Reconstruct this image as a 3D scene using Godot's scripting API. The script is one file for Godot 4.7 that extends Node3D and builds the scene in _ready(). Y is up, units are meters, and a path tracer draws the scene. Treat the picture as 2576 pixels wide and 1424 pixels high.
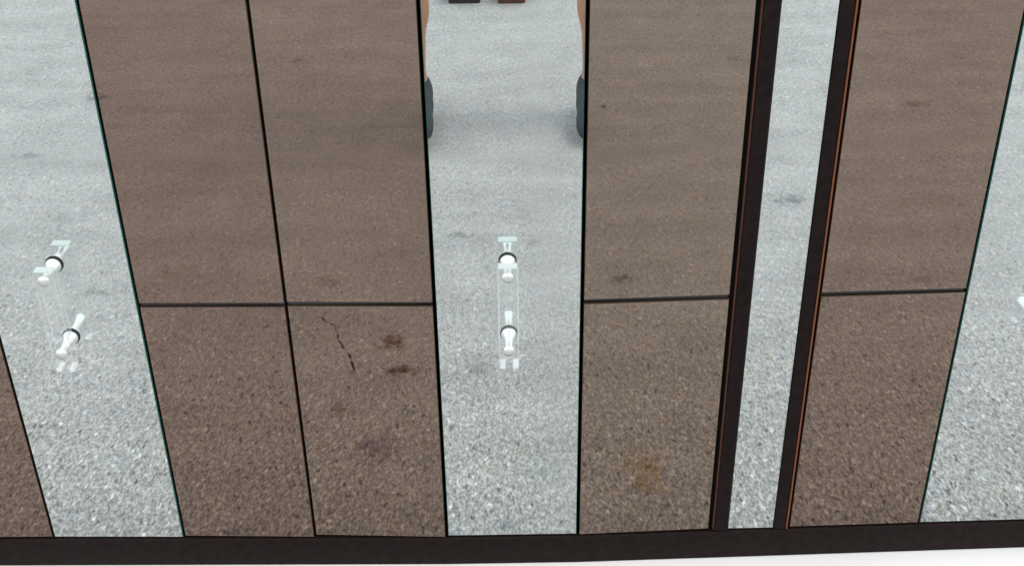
extends Node3D

# ---- camera figures (photo measured at 2576 x 1424) ----
const F := 3200.0
const PITCH := 31.87
const ROLL := -0.0155
const CAM := Vector3(0.006, 1.55, 1.6)

# ---- the screen's figures, in metres ----
const W := 0.2228            # one column
const RAIL := 0.052          # height of the bottom rail
const PROUD := 0.005         # how far the rails stand out from the mirrors
const TOP := 1.20            # where the mirrors end
const JOINT := 0.5205         # height of the joint across the bronze columns
const FOOT := -0.007          # underside of the bottom rail, on the white board
const GROUND := -0.019
const TILE := 3.2            # side of one ground tile
const TX := -1.6             # where the tile in front of the screen starts
const TZ := -0.1

var cam: Camera3D
var rng := RandomNumberGenerator.new()
var M := {}

func _ready():
	rng.seed = 71
	setup_view()
	materials()
	ground()
	base_board()
	screen()
	blocks()
	person()

func setup_view():
	cam = Camera3D.new()
	cam.name = "camera"
	add_child(cam)
	cam.position = CAM
	cam.rotation = Vector3(-deg_to_rad(PITCH), 0, ROLL)
	cam.fov = rad_to_deg(2.0 * atan(712.0 / F))
	cam.near = 0.01
	cam.far = 400.0
	cam.current = true
	var sky_mat := ProceduralSkyMaterial.new()
	sky_mat.sky_top_color = Color(0.86, 0.88, 0.90)
	sky_mat.sky_horizon_color = Color(0.90, 0.915, 0.925)
	sky_mat.sky_curve = 0.2
	sky_mat.ground_horizon_color = Color(0.75, 0.76, 0.76)
	sky_mat.ground_bottom_color = Color(0.6, 0.6, 0.6)
	sky_mat.sun_angle_max = 0.0
	var sky := Sky.new()
	sky.sky_material = sky_mat
	var env := Environment.new()
	env.background_mode = Environment.BG_SKY
	env.sky = sky
	env.background_energy_multiplier = 1.0
	env.tonemap_mode = Environment.TONE_MAPPER_LINEAR
	env.tonemap_exposure = 1.83
	env.sdfgi_enabled = true
	env.ssao_enabled = true
	env.ssil_enabled = true
	var we := WorldEnvironment.new()
	we.name = "environment"
	we.environment = env
	add_child(we)
	var sun := DirectionalLight3D.new()
	sun.name = "sun"
	sun.light_energy = 0.29
	sun.light_color = Color(1.0, 0.975, 0.94)
	sun.light_angular_distance = 28.0
	sun.shadow_enabled = true
	sun.rotation_degrees = Vector3(-57, 83, 0)
	add_child(sun)

# ---------------------------------------------------------------- helpers
func lin(r: float, g: float, b: float) -> Color:
	return Color(r, g, b).linear_to_srgb()

func mat(c: Color, rough := 0.6, metal := 0.0, spec := 0.5) -> StandardMaterial3D:
	var m := StandardMaterial3D.new()
	m.albedo_color = c
	m.roughness = rough
	m.metallic = metal
	m.metallic_specular = spec
	return m

func part(called: String, mesh: Mesh, m: Material, parent: Node) -> MeshInstance3D:
	var o := MeshInstance3D.new()
	o.name = called
	o.mesh = mesh
	o.material_override = m
	parent.add_child(o, true)
	return o

func tag(o: Node, label: String, category: String, group := ""):
	o.set_meta("label", label)
	o.set_meta("category", category)
	if group != "":
		o.set_meta("group", group)

func quad(st: SurfaceTool, a: Vector3, b: Vector3, c: Vector3, d: Vector3, n: Vector3):
	# a b c d go round the face; they are turned so that n is the outside
	var p := [a, b, c, d]
	if (b - a).cross(c - a).dot(n) > 0:
		p = [a, d, c, b]
	for i in [0, 1, 2, 0, 2, 3]:
		st.set_normal(n)
		st.add_vertex(p[i])

func tri(st: SurfaceTool, a: Vector3, b: Vector3, c: Vector3, n: Vector3):
	var p := [a, b, c]
	if (b - a).cross(c - a).dot(n) > 0:
		p = [a, c, b]
	for v in p:
		st.set_normal(n)
		st.add_vertex(v)

func chamfer_box(lo: Vector3, hi: Vector3, b: float) -> ArrayMesh:
	var st := SurfaceTool.new()
	st.begin(Mesh.PRIMITIVE_TRIANGLES)
	var c := (lo + hi) * 0.5
	var h := (hi - lo) * 0.5
	for ax in 3:
		var u := (ax + 1) % 3
		var v := (ax + 2) % 3
		for s in [-1.0, 1.0]:
			var n := Vector3.ZERO
			n[ax] = s
			var q := []
			for k in [[-1, -1], [1, -1], [1, 1], [-1, 1]]:
				var p := c
				p[ax] += s * h[ax]
				p[u] += k[0] * (h[u] - b)
				p[v] += k[1] * (h[v] - b)
				q.append(p)
			quad(st, q[0], q[1], q[2], q[3], n)
			# the chamfer between this face and face u
			for t in [-1.0, 1.0]:
				var e := []
				for k in [-1, 1]:
					var p1 := c
					p1[ax] += s * h[ax]
					p1[u] += t * (h[u] - b)
					p1[v] += k * (h[v] - b)
					var p2 := c
					p2[ax] += s * (h[ax] - b)
					p2[u] += t * h[u]
					p2[v] += k * (h[v] - b)
					e.append(p1)
					e.append(p2)
				var m := Vector3.ZERO
				m[ax] = s
				m[u] = t
				quad(st, e[0], e[1], e[3], e[2], m.normalized())
	for sx in [-1.0, 1.0]:
		for sy in [-1.0, 1.0]:
			for sz in [-1.0, 1.0]:
				var s := Vector3(sx, sy, sz)
				var i := c + s * (h - Vector3.ONE * b)
				tri(st, i + Vector3(sx * b, 0, 0), i + Vector3(0, sy * b, 0), i + Vector3(0, 0, sz * b), s.normalized())
	return st.commit()

# profile of (radius, z) pairs turned about the z axis
func lathe_z(profile: Array, sides := 28) -> ArrayMesh:
	var st := SurfaceTool.new()
	st.begin(Mesh.PRIMITIVE_TRIANGLES)
	for i in profile.size() - 1:
		var p: Vector2 = profile[i]
		var q: Vector2 = profile[i + 1]
		for k in sides:
			var a0 := TAU * k / sides
			var a1 := TAU * (k + 1) / sides
			var v := [Vector3(cos(a0) * p.x, sin(a0) * p.x, p.y), Vector3(cos(a1) * p.x, sin(a1) * p.x, p.y),
				Vector3(cos(a1) * q.x, sin(a1) * q.x, q.y), Vector3(cos(a0) * q.x, sin(a0) * q.x, q.y)]
			var am := (a0 + a1) * 0.5
			var t := q - p
			var n := Vector3(cos(am) * t.y, sin(am) * t.y, -t.x)
			if n.length() < 1e-9:
				continue
			quad(st, v[0], v[1], v[2], v[3], n.normalized())
	st.generate_normals()
	return st.commit()

# ---------------------------------------------------------------- materials
func materials():
	M.frame = mat(lin(0.0190, 0.0118, 0.0110), 0.5, 0.0, 0.22)
	var fn := FastNoiseLite.new()
	fn.seed = 5
	fn.frequency = 0.03
	fn.fractal_octaves = 4
	var ramp := Gradient.new()
	ramp.set_color(0, Color(0.72, 0.74, 0.76))
	ramp.set_color(1, Color(1.0, 0.96, 0.95))
	var nt := NoiseTexture2D.new()
	nt.width = 512
	nt.height = 512
	nt.seamless = true
	nt.noise = fn
	nt.color_ramp = ramp
	M.frame.albedo_texture = nt
	M.frame.uv1_triplanar = true
	M.frame.uv1_scale = Vector3(3, 3, 3)
	M.gap = mat(lin(0.008, 0.008, 0.008), 0.8, 0.0, 0.2)
	M.clear = mat(lin(0.84, 0.90, 0.888), 0.0, 1.0)
	M.bronze = mat(lin(0.345, 0.254, 0.212), 0.0, 1.0)
	M.bronze_light = mat(lin(0.378, 0.298, 0.246), 0.0, 1.0)
	M.bronze_warm = mat(lin(0.36, 0.272, 0.226), 0.0, 1.0)
	M.clear_edge = mat(lin(0.025, 0.13, 0.10), 0.2, 0.0, 0.4)
	M.bronze_light_edge = mat(lin(0.06, 0.035, 0.022), 0.2, 0.0, 0.4)
	M.bronze_warm_edge = M.bronze_light_edge
	M.bronze_edge = mat(lin(0.06, 0.035, 0.022), 0.2, 0.0, 0.4)
	M.trim = mat(lin(0.22, 0.075, 0.033), 0.35, 0.0, 0.4)
	M.trim_dull = mat(lin(0.10, 0.042, 0.026), 0.4, 0.0, 0.3)
	M.joint = mat(lin(0.055, 0.053, 0.053), 0.7, 0.0, 0.3)
	M.white = mat(lin(0.93, 0.93, 0.93), 0.6)
	M.acrylic = mat(Color(0.93, 0.97, 0.96, 0.05), 0.02)
	M.acrylic.transparency = BaseMaterial3D.TRANSPARENCY_ALPHA
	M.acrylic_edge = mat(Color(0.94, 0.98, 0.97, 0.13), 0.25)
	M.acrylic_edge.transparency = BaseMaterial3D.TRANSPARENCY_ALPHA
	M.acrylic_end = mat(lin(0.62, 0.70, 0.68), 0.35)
	M.fitting = mat(lin(0.86, 0.88, 0.89), 0.18, 0.0, 0.6)
	M.metal = mat(lin(0.95, 0.955, 0.96), 0.28, 0.75, 0.6)
	M.rubber = mat(lin(0.012, 0.014, 0.015), 0.6)
	M.skin = mat(lin(0.50, 0.27, 0.175), 0.55, 0.0, 0.35)
	M.shoe = mat(lin(0.035, 0.045, 0.05), 0.8)
	M.sole = mat(lin(0.50, 0.50, 0.46), 0.7)
	M.shorts = mat(lin(0.03, 0.03, 0.035), 0.9)
	M.shirt = mat(lin(0.45, 0.45, 0.44), 0.9)
	M.hair = mat(lin(0.025, 0.017, 0.012), 0.6)
	M.eye = mat(lin(0.75, 0.74, 0.72), 0.2)
	M.lip = mat(lin(0.36, 0.14, 0.11), 0.5)
	M.phone = mat(lin(0.02, 0.02, 0.022), 0.25)
	M.wood = mat(lin(0.09, 0.038, 0.02), 0.7)
	M.darkwood = mat(lin(0.028, 0.022, 0.016), 0.7)

# ---------------------------------------------------------------- the ground
func seamless(kind: int, freq: float, sd: int, ret := 0, oct := 1) -> PackedByteArray:
	var n := FastNoiseLite.new()
	n.noise_type = kind
	n.seed = sd
	n.frequency = freq
	n.cellular_return_type = ret
	n.cellular_jitter = 1.0
	n.fractal_type = FastNoiseLite.FRACTAL_FBM if oct > 1 else FastNoiseLite.FRACTAL_NONE
	n.fractal_octaves = oct
	var img := n.get_seamless_image(2048, 1024, false, false, 0.06, true)
	img.convert(Image.FORMAT_L8)
	return img.get_data()

# where on the ground the camera sees this photo pixel (2576 wide), by way of the mirrors
func ground_at(x: float, y: float) -> Vector2:
	var d := (cam.basis * Vector3(x - 1288.0, -(y - 712.0), -F)).normalized()
	var p := CAM + d * (-CAM.z / d.z)
	var turn := 0.0
	for c in [[-0.78, -0.8], [-0.557, -1.2], [-0.334, -1.5], [-0.111, -1.9], [0.111, 0.0], [0.334, 1.9], [0.469, 1.0], [0.692, 1.4], [9.0, 1.2]]:
		turn = c[1]
		if p.x < c[0]:
			break
	var a := deg_to_rad(turn)
	d = d.bounce(Vector3(sin(a), 0, cos(a)))
	p += d * ((GROUND - p.y) / d.y)
	return Vector2(p.x, p.z)

func ground():
	var size := 2048
	var C := FastNoiseLite.TYPE_CELLULAR
	var S := FastNoiseLite.TYPE_SIMPLEX_SMOOTH
	var val := seamless(C, 0.30, 3, FastNoiseLite.RETURN_CELL_VALUE)
	var grain := seamless(S, 0.25, 9, 0, 2)
	var fleck := seamless(S, 0.11, 14, 0, 2)
	var cloud := seamless(S, 0.012, 21, 0, 4)
	var hue := seamless(S, 0.05, 33, 0, 3)
	# faint marks drawn out along x, as left by sweeping and wheels
	var sw := FastNoiseLite.new()
	sw.seed = 44
	sw.frequency = 0.022
	sw.fractal_octaves = 4
	var swept := sw.get_seamless_image(256, 1024, false, false, 0.1, true)
	swept.convert(Image.FORMAT_L8)
	swept.resize(2048, 1024, Image.INTERPOLATE_CUBIC)
	var streak := swept.get_data()
	var out := PackedByteArray()
	out.resize(size * (size / 2) * 3)
	var worn := out.duplicate()
	var bump := PackedByteArray()
	bump.resize(size * (size / 2))
	for i in size * (size / 2):
		var v := val[i] / 255.0
		var g := grain[i] / 255.0 - 0.5
		# coarse and open close to the cabinet, worn smooth where people walk
		var coarse := 0.56 + 0.84 * smoothstep(800.0, 60.0, float(i / size) * 2.0)
		var dev := g * 0.27 + (v - 0.5) * 0.04 + (fleck[i] / 255.0 - 0.5) * 0.15
		if v > 0.975:
			dev += 0.10
		elif v < 0.02:
			dev -= 0.10
		var base := 0.643 + (cloud[i] / 255.0 - 0.5) * 0.04 + (streak[i] / 255.0 - 0.5) * 0.06
		var warm := (hue[i] / 255.0 - 0.5) * 0.03
		var o := i * 3
		var s := base + dev * coarse
		out[o] = clampi(int((s + warm) * 255.0), 0, 255)
		out[o + 1] = clampi(int((s + warm * 0.3) * 255.0), 0, 255)
		out[o + 2] = clampi(int((s - warm) * 255.0), 0, 255)
		s = base + dev * 0.56
		worn[o] = clampi(int((s + warm) * 255.0), 0, 255)
		worn[o + 1] = clampi(int((s + warm * 0.3) * 255.0), 0, 255)
		worn[o + 2] = clampi(int((s - warm) * 255.0), 0, 255)
		bump[i] = clampi(int((0.5 + g * 0.7 + (v - 0.5) * 0.25) * 255.0), 0, 255)
	# the grain is drawn out along z, the way the surface was brushed
	var half := Image.create_from_data(size, size / 2, false, Image.FORMAT_RGB8, out)
	half.resize(size, size, Image.INTERPOLATE_CUBIC)
	out = half.get_data()
	var plain := Image.create_from_data(size, size / 2, false, Image.FORMAT_RGB8, worn)
	stain(out, size)
	var stained := Image.create_from_data(size, size, false, Image.FORMAT_RGB8, out)
	var relief := Image.create_from_data(size, size / 2, false, Image.FORMAT_L8, bump)
	plain.generate_mipmaps()
	stained.generate_mipmaps()
	var rt := ImageTexture.create_from_image(relief)
	var mats := []
	for img in [stained, plain]:
		var m := mat(Color.WHITE, 0.85, 0.0, 0.3)
		m.albedo_texture = ImageTexture.create_from_image(img)
		m.heightmap_enabled = true
		m.heightmap_texture = rt
		m.heightmap_scale = 0.06
		mats.append(m)
	var mesh := ArrayMesh.new()
	for which in 2:
		var st := SurfaceTool.new()
		st.begin(Mesh.PRIMITIVE_TRIANGLES)
		var x1 := TX + TILE
		var z1 := TZ + TILE
		var far := TILE * 20
		var rects := [[TX, TZ, x1, z1]]
		if which == 1:
			rects = [[TX - far, TZ - far, x1 + far, TZ], [TX - far, z1, x1 + far, z1 + far], [TX - far, TZ, TX, z1], [x1, TZ, x1 + far, z1]]
		for r in rects:
			var q := [Vector2(r[0], r[1]), Vector2(r[2], r[1]), Vector2(r[2], r[3]), Vector2(r[0], r[3])]
			for i in [0, 1, 2, 0, 2, 3]:
				var p: Vector2 = q[i]
				st.set_normal(Vector3.UP)
				st.set_uv(Vector2((p.x - TX) / TILE, (p.y - TZ) / TILE))
				st.add_vertex(Vector3(p.x, GROUND, p.y))
		st.generate_tangents()
		st.commit(mesh)
		mesh.surface_set_material(which, mats[which])
	var o := MeshInstance3D.new()
	o.name = "ground"
	o.mesh = mesh
	o.set_meta("kind", "structure")
	add_child(o)

# the spots, streaks and the crack the photograph shows: [x, y, half width, half height in photo pixels, strength, r, g, b]
func stain(out: PackedByteArray, size: int):
	var n := FastNoiseLite.new()
	n.seed = 12
	n.frequency = 0.05
	n.fractal_octaves = 4
	var spots := [
		[60, 402, 26, 7, 0.35, 0.36, 0.38, 0.38], [825, 710, 34, 13, 0.32, 0.38, 0.36, 0.34], [745, 152, 20, 6, 0.25, 0.4, 0.38, 0.37],
		[1995, 512, 42, 11, 0.6, 0.42, 0.45, 0.46], [1155, 594, 28, 9, 0.5, 0.42, 0.44, 0.44], [1205, 925, 24, 16, 0.4, 0.45, 0.46, 0.48],
		[985, 862, 30, 22, 0.5, 0.36, 0.27, 0.20], [1005, 932, 42, 12, 0.55, 0.33, 0.27, 0.21], [1570, 700, 22, 9, 0.55, 0.40, 0.36, 0.34],
		[1625, 1190, 46, 60, 0.30, 0.54, 0.42, 0.24], [250, 250, 20, 10, 0.35, 0.38, 0.36, 0.42], [1270, 1330, 30, 24, 0.3, 0.4, 0.42, 0.45],
		[1518, 265, 7, 5, 0.7, 0.3, 0.3, 0.3], [1850, 150, 20, 7, 0.3, 0.42, 0.4, 0.38], [2310, 270, 40, 8, 0.35, 0.42, 0.4, 0.38],
		[2415, 50, 22, 8, 0.4, 0.42, 0.4, 0.38], [240, 745, 34, 8, 0.4, 0.46, 0.48, 0.44], [1340, 610, 24, 8, 0.3, 0.46, 0.46, 0.46],
		[940, 1130, 46, 34, 0.42, 0.40, 0.35, 0.38], [860, 1035, 32, 14, 0.3, 0.34, 0.30, 0.28], [1380, 1190, 40, 30, 0.25, 0.45, 0.5, 0.52],
		[2340, 720, 26, 12, 0.3, 0.42, 0.4, 0.4], [420, 700, 60, 20, 0.15, 0.44, 0.4, 0.36],
		[590, 1350, 40, 14, 0.35, 0.36, 0.42, 0.44], [150, 560, 60, 14, 0.18, 0.45, 0.46, 0.46], [1000, 630, 40, 12, 0.2, 0.42, 0.4, 0.38],
	]
	var k := TILE / size
	for s in spots:
		var c := ground_at(s[0], s[1])
		var rx: float = s[2] / F * CAM.distance_to(Vector3(c.x, GROUND, -c.y))
		var rz := absf(ground_at(s[0], s[1] - s[3]).y - c.y)
		smudge(out, size, k, c, rx, rz, s, n)
	# the crack in the lower bronze panel
	var pts := [[806, 800], [815, 812], [838, 822], [846, 838], [848, 858], [862, 880], [876, 895], [884, 920], [890, 940]]
	for i in pts.size() - 1:
		var a := ground_at(pts[i][0], pts[i][1])
		var b := ground_at(pts[i + 1][0], pts[i + 1][1])
		var steps := int(a.distance_to(b) / 0.0015) + 1
		for j in steps:
			var p := a.lerp(b, float(j) / steps) + Vector2(rng.randf_range(-0.0012, 0.0012), rng.randf_range(-0.0012, 0.0012))
			smudge(out, size, k, p, 0.0026, 0.0032, [0, 0, 0, 0, 0.30, 0.26, 0.23, 0.2], n)

func smudge(out: PackedByteArray, size: int, k: float, c: Vector2, rx: float, rz: float, s: Array, n: FastNoiseLite):
	var x0 := int((c.x - TX - rx * 1.6) / k)
	var x1 := int((c.x - TX + rx * 1.6) / k) + 1
	var z0 := int((c.y - TZ - rz * 1.6) / k)
	var z1 := int((c.y - TZ + rz * 1.6) / k) + 1
	for z in range(maxi(0, z0), mini(size, z1)):
		for x in range(maxi(0, x0), mini(size, x1)):
			var dx := (x * k + TX - c.x) / rx
			var dz := (z * k + TZ - c.y) / rz
			var d := sqrt(dx * dx + dz * dz) + n.get_noise_2d(x, z) * 1.1
			var a := clampf((1.25 - d) * 0.8, 0.0, 1.0) * minf(0.85, float(s[4]) * 1.45)
			if a <= 0.0:
				continue
			var i := (z * size + x) * 3
			for ch in 3:
				# the stain darkens what is there, so the stones still show through it
				out[i + ch] = int(out[i + ch] * (1.0 - a + a * float(s[5 + ch]) / 0.62))

func base_board():
	var o := part("base_board", chamfer_box(Vector3(-1.36, GROUND, -0.40), Vector3(1.50, FOOT, 0.042), 0.001), M.white, self)
	tag(o, "thin white board lying on the ground under the mirrored cabinet", "board")

# ---------------------------------------------------------------- the mirrored cabinet
func mirror(parent: Node, x0: float, x1: float, y0: float, y1: float, kind: String, yaw := 0.0, tilt := 0.0, z := 0.0):
	var w := x1 - x0
	var h := y1 - y0
	var b := 0.0010 if kind == "clear" else 0.0008
	var t := 0.0055
	var st := SurfaceTool.new()
	st.begin(Mesh.PRIMITIVE_TRIANGLES)
	var hx := w * 0.5
	quad(st, Vector3(-hx + b, b, 0), Vector3(hx - b, b, 0), Vector3(hx - b, h - b, 0), Vector3(-hx + b, h - b, 0), Vector3.BACK)
	var o := part("mirror_panel", st.commit(), M[kind], parent)
	o.position = Vector3((x0 + x1) * 0.5, y0, z)
	o.rotation = Vector3(deg_to_rad(tilt), deg_to_rad(yaw), 0)
	var se := SurfaceTool.new()
	se.begin(Mesh.PRIMITIVE_TRIANGLES)
	var outer := [Vector2(-hx, 0), Vector2(hx, 0), Vector2(hx, h), Vector2(-hx, h)]
	var inner := [Vector2(-hx + b, b), Vector2(hx - b, b), Vector2(hx - b, h - b), Vector2(-hx + b, h - b)]
	var dirs := [Vector3.DOWN, Vector3.RIGHT, Vector3.UP, Vector3.LEFT]
	for i in 4:
		var j := (i + 1) % 4
		var zb := -0.0012
		quad(se, Vector3(inner[i].x, inner[i].y, 0), Vector3(inner[j].x, inner[j].y, 0), Vector3(outer[j].x, outer[j].y, zb), Vector3(outer[i].x, outer[i].y, zb), (dirs[i] * 0.0012 + Vector3.BACK * b).normalized())
		quad(se, Vector3(outer[i].x, outer[i].y, zb), Vector3(outer[j].x, outer[j].y, zb), Vector3(outer[j].x, outer[j].y, -t), Vector3(outer[i].x, outer[i].y, -t), dirs[i])
	quad(se, Vector3(-hx, 0, -t), Vector3(hx, 0, -t), Vector3(hx, h, -t), Vector3(-hx, h, -t), Vector3.FORWARD)
	part("glass_edge", se.commit(), M[kind + "_edge"], o)

func column(parent: Node, x0: float, x1: float, kind: String, yaw: float, gap := 0.0017):
	if kind == "clear":
		mirror(parent, x0 + gap, x1 - gap, RAIL + 0.001, TOP, kind, yaw, 0.0)
		handle(parent, (x0 + x1) * 0.5)
	else:
		mirror(parent, x0 + gap, x1 - gap, RAIL + 0.001, JOINT - 0.0035, kind, yaw, rng.randf_range(-0.12, 0.12))
		mirror(parent, x0 + gap, x1 - gap, JOINT + 0.0035, TOP, kind, yaw + rng.randf_range(-0.15, 0.15), rng.randf_range(-0.1, 0.1))
		part("joint_strip", chamfer_box(Vector3(x0 + gap + 0.001, JOINT - 0.0032, -0.009), Vector3(x1 - gap - 0.001, JOINT + 0.0032, -0.0055), 0.0003), M.joint, parent)

func handle(parent: Node, at: float):
	var h := Node3D.new()
	h.name = "handle"
	parent.add_child(h, true)
	h.position = Vector3(at, 0.466, 0)
	h.set_meta("label", "clear acrylic bar handle on two metal standoffs")
	var lo := Vector3(-0.0145, -0.033, 0.030)
	var hi := Vector3(0.0145, 0.142, 0.047)
	var bar := part("acrylic_bar", chamfer_box(lo, hi, 0.0012), M.acrylic, h)
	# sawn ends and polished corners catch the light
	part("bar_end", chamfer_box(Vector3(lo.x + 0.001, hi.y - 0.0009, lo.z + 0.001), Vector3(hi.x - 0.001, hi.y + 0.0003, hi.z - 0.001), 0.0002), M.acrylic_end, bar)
	for x in [lo.x + 0.0048, hi.x - 0.0048]:
		part("bar_foot", chamfer_box(Vector3(x - 0.0042, lo.y - 0.0004, lo.z - 0.0004), Vector3(x + 0.0042, lo.y + 0.0065, hi.z + 0.0004), 0.0008), M.fitting, bar)
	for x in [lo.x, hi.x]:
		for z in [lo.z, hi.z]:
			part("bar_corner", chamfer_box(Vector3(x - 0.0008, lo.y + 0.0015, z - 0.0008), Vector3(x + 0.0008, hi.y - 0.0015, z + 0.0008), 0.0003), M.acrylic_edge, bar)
	for y in [0.0, 0.128]:
		var g := part("gasket", lathe_z([Vector2(0, 0.0003), Vector2(0.013, 0.0003), Vector2(0.0135, 0.0015), Vector2(0.013, 0.003), Vector2(0, 0.003)]), M.rubber, h)
		g.position.y = y
		var s := part("standoff", lathe_z([Vector2(0, 0.0032), Vector2(0.0115, 0.0032), Vector2(0.0120, 0.0045), Vector2(0.0112, 0.008), Vector2(0.0085, 0.013), Vector2(0.0066, 0.022), Vector2(0.0062, 0.034), Vector2(0.0072, 0.043), Vector2(0.0088, 0.0490), Vector2(0.0082, 0.0502), Vector2(0, 0.0502)]), M.metal, h)
		s.position.y = y

func wing(root: Node, pivot: float, angle: float) -> Node3D:
	# only a frame of reference for a turned wing: its children go to the root afterwards
	var n := Node3D.new()
	root.add_child(n)
	n.position = Vector3(pivot, 0, 0)
	n.rotation.y = deg_to_rad(angle)
	return n

func frame_run(n: Node3D, x0: float, x1: float, lift: float):
	part("back_board", chamfer_box(Vector3(x0 + 0.002, FOOT, -0.30), Vector3(x1 - 0.002, TOP + 0.045 + lift, -0.0095), 0.001), M.gap, n)

# one rail that follows the bends of the front
func bent_rail(called: String, ends: Array, y0: float, y1: float, parent: Node):
	var st := SurfaceTool.new()
	st.begin(Mesh.PRIMITIVE_TRIANGLES)
	var c := 0.0015
	var prof := [Vector2(-0.03, y0), Vector2(PROUD - c, y0), Vector2(PROUD, y0 + c), Vector2(PROUD, y1 - c), Vector2(PROUD - c, y1), Vector2(-0.03, y1)]
	for i in ends.size() - 1:
		var a: Vector2 = ends[i]
		var b: Vector2 = ends[i + 1]
		for j in prof.size():
			var p: Vector2 = prof[j]
			var q: Vector2 = prof[(j + 1) % prof.size()]
			var nrm := Vector3(0, -(q.x - p.x), q.y - p.y)
			quad(st, Vector3(a.x, p.y, a.y + p.x), Vector3(b.x, p.y, b.y + p.x), Vector3(b.x, q.y, b.y + q.x), Vector3(a.x, q.y, a.y + q.x), nrm.normalized())
	for e in [[ends[0], -1.0], [ends[-1], 1.0]]:
		var a: Vector2 = e[0]
		quad(st, Vector3(a.x, y0, a.y - 0.03), Vector3(a.x, y0, a.y + PROUD - c), Vector3(a.x, y1, a.y + PROUD - c), Vector3(a.x, y1, a.y - 0.03), Vector3(e[1], 0, 0))
	part(called, st.commit(), M.frame, parent)

func post(n: Node3D, x0: float, x1: float):
	part("post", chamfer_box(Vector3(x0, RAIL + 0.0008, -0.03), Vector3(x1, TOP + 0.0008, 0.0035), 0.0012), M.frame, n)

func screen():
	var root := Node3D.new()
	root.name = "mirrored_cabinet"
	add_child(root)
	tag(root, "dark framed cabinet front of bronze and clear mirror panels with acrylic handles", "cabinet")
	var h := W * 0.5
	# the middle door
	frame_run(root, -h, h, 0.0)
	column(root, -h, h, "clear", 0.0, 0.0030)
	# left of it
	var l := wing(root, -h, -1.0)
	frame_run(l, -W * 5 - 0.03, 0.0, 0.0006)
	column(l, -W, 0.0, "bronze_warm", -0.9)
	column(l, -W * 2, -W, "bronze", -0.5)
	column(l, -W * 3, -W * 2, "clear", -0.2)
	column(l, -W * 4, -W * 3, "bronze", 0.2)
	column(l, -W * 5, -W * 4, "bronze", 0.1)
	post(l, -W * 5 - 0.029, -W * 5 - 0.001)
	# right of it
	var r := wing(root, h, 1.4)
	var s0 := W
	var s1 := W + 0.135
	frame_run(r, 0.0, s1 + W * 4 + 0.03, 0.0006)
	column(r, 0.0, W, "bronze_light", 0.5)
	post(r, s0 + 0.008, s0 + 0.0305)
	part("edge_trim", chamfer_box(Vector3(s0 + 0.0052, RAIL + 0.0012, -0.009), Vector3(s0 + 0.0077, TOP, 0.0005), 0.0006), M.trim_dull, r)
	mirror(r, s0 + 0.031, s1 - 0.0265, RAIL + 0.001, TOP, "clear", -0.4, 0.0, 0.0)
	post(r, s1 - 0.026, s1 - 0.006)
	part("edge_trim", chamfer_box(Vector3(s1 - 0.0055, RAIL + 0.0012, -0.009), Vector3(s1 - 0.003, TOP, 0.0045), 0.0006), M.trim, r)
	column(r, s1, s1 + W, "bronze_warm", 0.0)
	column(r, s1 + W, s1 + W * 2, "clear", -0.2)
	column(r, s1 + W * 2, s1 + W * 3, "bronze", -0.1)
	column(r, s1 + W * 3, s1 + W * 4, "bronze", 0.1)
	post(r, s1 + W * 4 + 0.001, s1 + W * 4 + 0.029)
	var ends := []
	for e in [[l, -W * 5 - 0.03], [l, 0.0], [r, 0.0], [r, s1 + W * 4 + 0.03]]:
		var p: Vector3 = e[0].transform * Vector3(e[1], 0, 0)
		ends.append(Vector2(p.x, p.z))
	bent_rail("bottom_rail", ends, FOOT, RAIL, root)
	bent_rail("top_rail", ends, TOP + 0.001, TOP + 0.05, root)
	for n in [l, r]:
		for c in n.get_children():
			var t: Transform3D = n.transform * c.transform
			var called := str(c.name)
			n.remove_child(c)
			c.name = called
			root.add_child(c, true)
			c.transform = t
		root.remove_child(n)
		n.free()

func blocks():
	var list := [[1168, 42, "darkwood", "dark brown wooden block lying on the ground behind the person"], [1287, 36, "wood", "reddish brown wooden block lying on the ground behind the person"]]
	for b in list:
		var p := ground_at(b[0], 9)
		var w: float = b[1] / F * 4.4
		var o := part("wooden_block", chamfer_box(Vector3(-w, 0, 0), Vector3(w, 0.07, 0.16), 0.004), M[b[2]], self)
		o.position = Vector3(p.x, GROUND, p.y)
		tag(o, b[3], "block", "wooden blocks on the ground")

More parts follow.
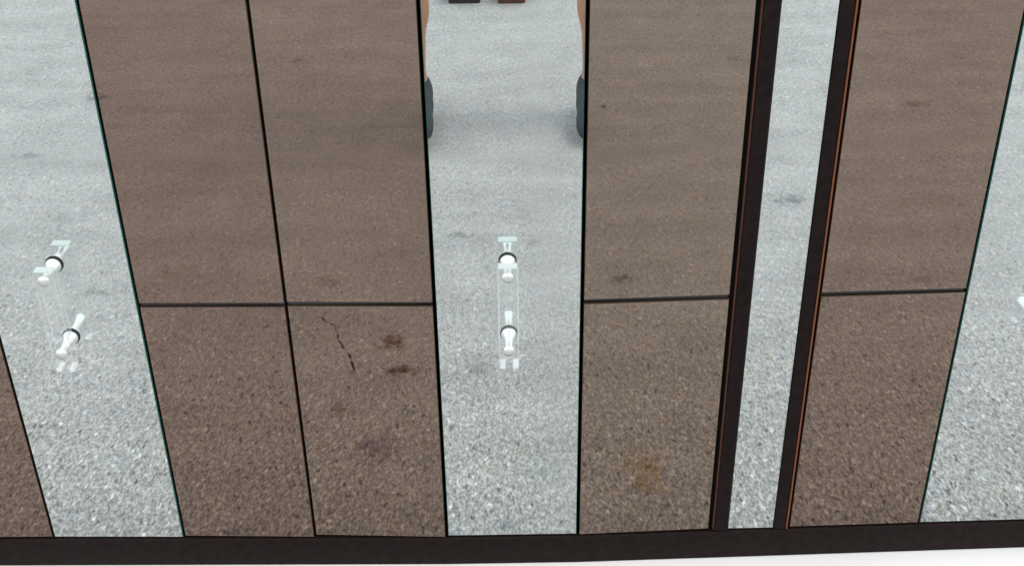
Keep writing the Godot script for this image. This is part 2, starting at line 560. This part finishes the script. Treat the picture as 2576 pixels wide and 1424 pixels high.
# ---------------------------------------------------------------- the person
# bones [from, radius, to, radius] joined smoothly and meshed as surface nets
func body_mesh(st: SurfaceTool, bones: Array, cell: float, k: float):
	var lo := Vector3.ONE * 1e6
	var hi := -lo
	for b in bones:
		for e in [[b[0], b[1]], [b[2], b[3]]]:
			lo = lo.min(e[0] - Vector3.ONE * (e[1] + cell * 3))
			hi = hi.max(e[0] + Vector3.ONE * (e[1] + cell * 3))
	var nx := int((hi.x - lo.x) / cell) + 2
	var ny := int((hi.y - lo.y) / cell) + 2
	var nz := int((hi.z - lo.z) / cell) + 2
	var f := PackedFloat32Array()
	f.resize(nx * ny * nz)
	f.fill(1.0)
	for b in bones:
		var a: Vector3 = b[0]
		var c: Vector3 = b[2]
		var ra: float = b[1]
		var rc: float = b[3]
		var ac := c - a
		var len2 := maxf(ac.length_squared(), 1e-9)
		var pad := maxf(ra, rc) + k + cell * 2.5
		var p0 := (a.min(c) - Vector3.ONE * pad - lo) / cell
		var p1 := (a.max(c) + Vector3.ONE * pad - lo) / cell
		for z in range(maxi(0, int(p0.z)), mini(nz, int(p1.z) + 2)):
			for y in range(maxi(0, int(p0.y)), mini(ny, int(p1.y) + 2)):
				var row := (z * ny + y) * nx
				for x in range(maxi(0, int(p0.x)), mini(nx, int(p1.x) + 2)):
					var p := lo + Vector3(x, y, z) * cell
					var t := clampf((p - a).dot(ac) / len2, 0.0, 1.0)
					var d := p.distance_to(a + ac * t) - lerpf(ra, rc, t)
					var o := f[row + x]
					var hh := maxf(k - absf(o - d), 0.0) / k
					f[row + x] = minf(o, d) - hh * hh * k * 0.25
	var idx := PackedInt32Array()
	idx.resize(nx * ny * nz)
	idx.fill(-1)
	var verts := PackedVector3Array()
	var norms := PackedVector3Array()
	var off := [0, 1, nx, nx + 1, nx * ny, nx * ny + 1, nx * ny + nx, nx * ny + nx + 1]
	var pairs := [[0, 1], [2, 3], [4, 5], [6, 7], [0, 2], [1, 3], [4, 6], [5, 7], [0, 4], [1, 5], [2, 6], [3, 7]]
	for z in nz - 1:
		for y in ny - 1:
			for x in nx - 1:
				var i := (z * ny + y) * nx + x
				var neg := 0
				for q in off:
					if f[i + q] < 0.0:
						neg += 1
				if neg == 0 or neg == 8:
					continue
				var s := Vector3.ZERO
				var cnt := 0
				for e in pairs:
					var u := f[i + off[e[0]]]
					var v := f[i + off[e[1]]]
					if (u < 0.0) != (v < 0.0):
						var t := u / (u - v)
						var pa := Vector3(e[0] & 1, (e[0] >> 1) & 1, e[0] >> 2)
						var pb := Vector3(e[1] & 1, (e[1] >> 1) & 1, e[1] >> 2)
						s += pa.lerp(pb, t)
						cnt += 1
				idx[i] = verts.size()
				verts.append(lo + (Vector3(x, y, z) + s / cnt) * cell)
				var g := Vector3(f[i + 1] - f[i] + f[i + off[7]] - f[i + off[6]], f[i + off[2]] - f[i] + f[i + off[7]] - f[i + off[5]], f[i + off[4]] - f[i] + f[i + off[7]] - f[i + off[3]])
				norms.append(g.normalized())
	for z in range(1, nz - 1):
		for y in range(1, ny - 1):
			for x in range(1, nx - 1):
				var i := (z * ny + y) * nx + x
				var u := f[i]
				for ax in 3:
					var step: int = [1, nx, nx * ny][ax]
					var v := f[i + step]
					if (u < 0.0) == (v < 0.0):
						continue
					var s1: int = [nx, nx * ny, 1][ax]
					var s2: int = [nx * ny, 1, nx][ax]
					var q := [idx[i], idx[i - s1], idx[i - s1 - s2], idx[i - s2]]
					if q.min() < 0:
						continue
					# front faces run clockwise
					if u < 0.0:
						q = [q[0], q[3], q[2], q[1]]
					for m in [0, 1, 2, 0, 2, 3]:
						st.set_normal(norms[q[m]])
						st.add_vertex(verts[q[m]])

func sdf(list: Array, cell: float, k: float) -> ArrayMesh:
	var st := SurfaceTool.new()
	st.begin(Mesh.PRIMITIVE_TRIANGLES)
	body_mesh(st, list, cell, k)
	return st.commit()

func V(x: float, y: float, z: float) -> Vector3:
	return Vector3(x, y, z)

func person():
	var root := Node3D.new()
	root.name = "person"
	add_child(root)
	root.position = V(0, GROUND, 1.84)
	tag(root, "bare legged person in dark grey shoes standing astride before the mirrors", "person")
	# everything below is relative to the ground between the heels; the mirrors lie towards -z
	var st := SurfaceTool.new()
	st.begin(Mesh.PRIMITIVE_TRIANGLES)
	var bones := []
	var shorts := []
	var shirt := []
	for s in [-1.0, 1.0]:
		var fx := 0.269 if s < 0 else 0.255
		var hip := V(s * 0.095, 0.86, 0.06)
		var knee := V(s * (fx - 0.006), 0.475, 0.0)
		var calf := V(s * (fx + 0.006), 0.33, 0.028)
		var ankle := V(s * fx, 0.095, 0.02)
		bones.append([hip, 0.085, knee, 0.052])
		bones.append([knee, 0.050, calf, 0.050])
		bones.append([calf, 0.048, ankle, 0.032])
		bones.append([ankle, 0.032, V(s * (fx + 0.0), 0.055, -0.06), 0.03])
		shorts.append([hip, 0.098, V(s * 0.19, 0.60, 0.02), 0.085])
		var sh := V(s * 0.175, 1.33, 0.03)
		var elbow := V(s * 0.255, 1.14, -0.10)
		var wrist := V(s * 0.125, 1.40, -0.165)
		bones.append([sh, 0.05, elbow, 0.036])
		bones.append([elbow, 0.036, wrist, 0.024])
		shirt.append([V(0, 1.34, 0.04), 0.07, sh, 0.058])
		shirt.append([sh, 0.06, sh.lerp(elbow, 0.62), 0.055])
	bones.append([V(0, 0.90, 0.06), 0.115, V(0, 1.10, 0.06), 0.105])
	bones.append([V(0, 1.10, 0.06), 0.105, V(0, 1.27, 0.05), 0.115])
	bones.append([V(0, 1.30, 0.05), 0.07, V(0, 1.45, 0.02), 0.05])
	shorts.append([V(-0.06, 0.90, 0.06), 0.115, V(0.06, 0.90, 0.06), 0.115])
	shirt.append([V(-0.05, 0.93, 0.06), 0.118, V(-0.06, 1.25, 0.05), 0.112])
	shirt.append([V(0.05, 0.93, 0.06), 0.118, V(0.06, 1.25, 0.05), 0.112])
	body_mesh(st, bones, 0.011, 0.04)
	# the head on a finer grid
	var hc := V(0, 1.56, -0.005)
	var head := [[hc + V(0, 0.035, 0.015), 0.076, hc + V(0, 0.02, -0.01), 0.076], [hc + V(0, 0.0, -0.015), 0.066, hc + V(0, -0.055, -0.035), 0.046],
		[hc + V(0, -0.04, 0.02), 0.052, hc + V(0, -0.12, 0.025), 0.05],
		[hc + V(0, 0.008, -0.088), 0.008, hc + V(0, -0.025, -0.104), 0.012],
		[hc + V(-0.03, 0.028, -0.074), 0.012, hc + V(0.03, 0.028, -0.074), 0.012], [hc + V(0, -0.078, -0.055), 0.022, hc + V(0, -0.08, -0.058), 0.02]]
	for s in [-1.0, 1.0]:
		head.append([hc + V(s * 0.078, 0.015, 0.012), 0.012, hc + V(s * 0.076, -0.018, 0.008), 0.008])
	body_mesh(st, head, 0.005, 0.016)
	# the hands: a palm, four curled fingers behind the phone, a thumb in front of it
	for s in [-1.0, 1.0]:
		var wr := V(s * 0.125, 1.40, -0.165)
		var base := V(s * 0.112, 1.50, -0.205)
		var hand := [[wr, 0.024, wr.lerp(base, 0.5), 0.024], [wr.lerp(base, 0.5), 0.024, base + V(s * 0.004, 0.035, 0), 0.016], [wr.lerp(base, 0.4), 0.024, base + V(-s * 0.004, -0.01, 0), 0.02]]
		for i in 4:
			var r0 := base + V(s * 0.002, -0.01 + i * 0.018, -0.004)
			var ln: float = [0.034, 0.040, 0.042, 0.037][i]
			var r1 := r0 + V(-s * 0.012, 0.003, -0.032)
			var r2 := r1 + V(-s * ln * 0.7, 0.002, -0.004)
			hand.append([r0, 0.0095, r1, 0.0088])
			hand.append([r1, 0.0088, r2, 0.0076])
		var t0 := wr.lerp(base, 0.62) + V(-s * 0.012, 0, 0.008)
		var t1 := t0 + V(-s * 0.018, 0.026, 0.012)
		hand.append([t0, 0.013, t1, 0.0105])
		hand.append([t1, 0.0105, t1 + V(-s * 0.014, 0.024, -0.004), 0.0088])
		body_mesh(st, hand, 0.0035, 0.006)
	part("body", st.commit(), M.skin, root)
	part("shorts", sdf(shorts, 0.012, 0.03), M.shorts, root)
	part("shirt", sdf(shirt, 0.012, 0.035), M.shirt, root)
	part("hair", sdf([[hc + V(0, 0.055, 0.022), 0.075, hc + V(0, 0.045, 0.01), 0.074], [hc + V(0, 0.02, 0.035), 0.07, hc + V(0, -0.04, 0.045), 0.045]], 0.006, 0.02), M.hair, root)
	for s in [-1.0, 1.0]:
		part("eye", sdf([[hc + V(s * 0.031, 0.008, -0.074), 0.010, hc + V(s * 0.032, 0.008, -0.074), 0.010]], 0.003, 0.004), M.eye, root)
	part("mouth", sdf([[hc + V(-0.018, -0.054, -0.079), 0.005, hc + V(0, -0.053, -0.083), 0.0065], [hc + V(0, -0.053, -0.083), 0.0065, hc + V(0.018, -0.054, -0.079), 0.005]], 0.003, 0.004), M.lip, root)
	for s in [-1.0, 1.0]:
		var x := -0.269 if s < 0 else 0.255
		var toe := V(x - s * 0.008, 0.04, -0.175)
		var shoe := part("shoe", sdf([[V(x, 0.055, 0.035), 0.042, V(x + s * 0.004, 0.058, -0.03), 0.046], [V(x + s * 0.004, 0.055, -0.03), 0.046, toe, 0.036], [toe + V(-0.014, -0.004, 0.03), 0.034, toe + V(0.012, -0.004, 0.03), 0.034], [V(x, 0.085, 0.02), 0.043, toe + V(0, 0.012, 0.07), 0.044], [V(x, 0.075, 0.03), 0.040, V(x, 0.10, 0.028), 0.041]], 0.006, 0.03), M.shoe, root)
		shoe.set_meta("label", "dark grey shoe with a pale sole")
		# the sole follows the outline of the shoe
		var prof := []
		for i in 40:
			var a := TAU * i / 40
			var zz := -cos(a)
			var half := 0.051 if zz < 0 else 0.046
			prof.append(Vector2(x - s * 0.004 * (1.0 - zz) + sin(a) * half * (1.0 + 0.08 * sin(2 * a)), -0.068 + zz * 0.160))
		var ss := SurfaceTool.new()
		ss.begin(Mesh.PRIMITIVE_TRIANGLES)
		var mid := V(x, 0, -0.068)
		for i in 40:
			var a: Vector2 = prof[i]
			var b: Vector2 = prof[(i + 1) % 40]
			var n := V(a.x + b.x - 2 * x, 0, a.y + b.y + 0.136).normalized()
			quad(ss, V(a.x, 0, a.y), V(b.x, 0, b.y), V(b.x, 0.024, b.y), V(a.x, 0.024, a.y), n)
			tri(ss, V(a.x, 0.024, a.y), V(b.x, 0.024, b.y), mid + V(0, 0.024, 0), Vector3.UP)
			tri(ss, V(a.x, 0, a.y), V(b.x, 0, b.y), mid, Vector3.DOWN)
		part("sole", ss.commit(), M.sole, shoe)
	var ph := part("phone", chamfer_box(V(-0.075, -0.037, 0.0), V(0.075, 0.037, 0.008), 0.002), M.phone, self)
	ph.position = CAM + V(-0.004, 0.012, 0.014)
	ph.rotation = Vector3(-deg_to_rad(PITCH), 0, ROLL)
	tag(ph, "black phone held up in both hands by the person", "phone")
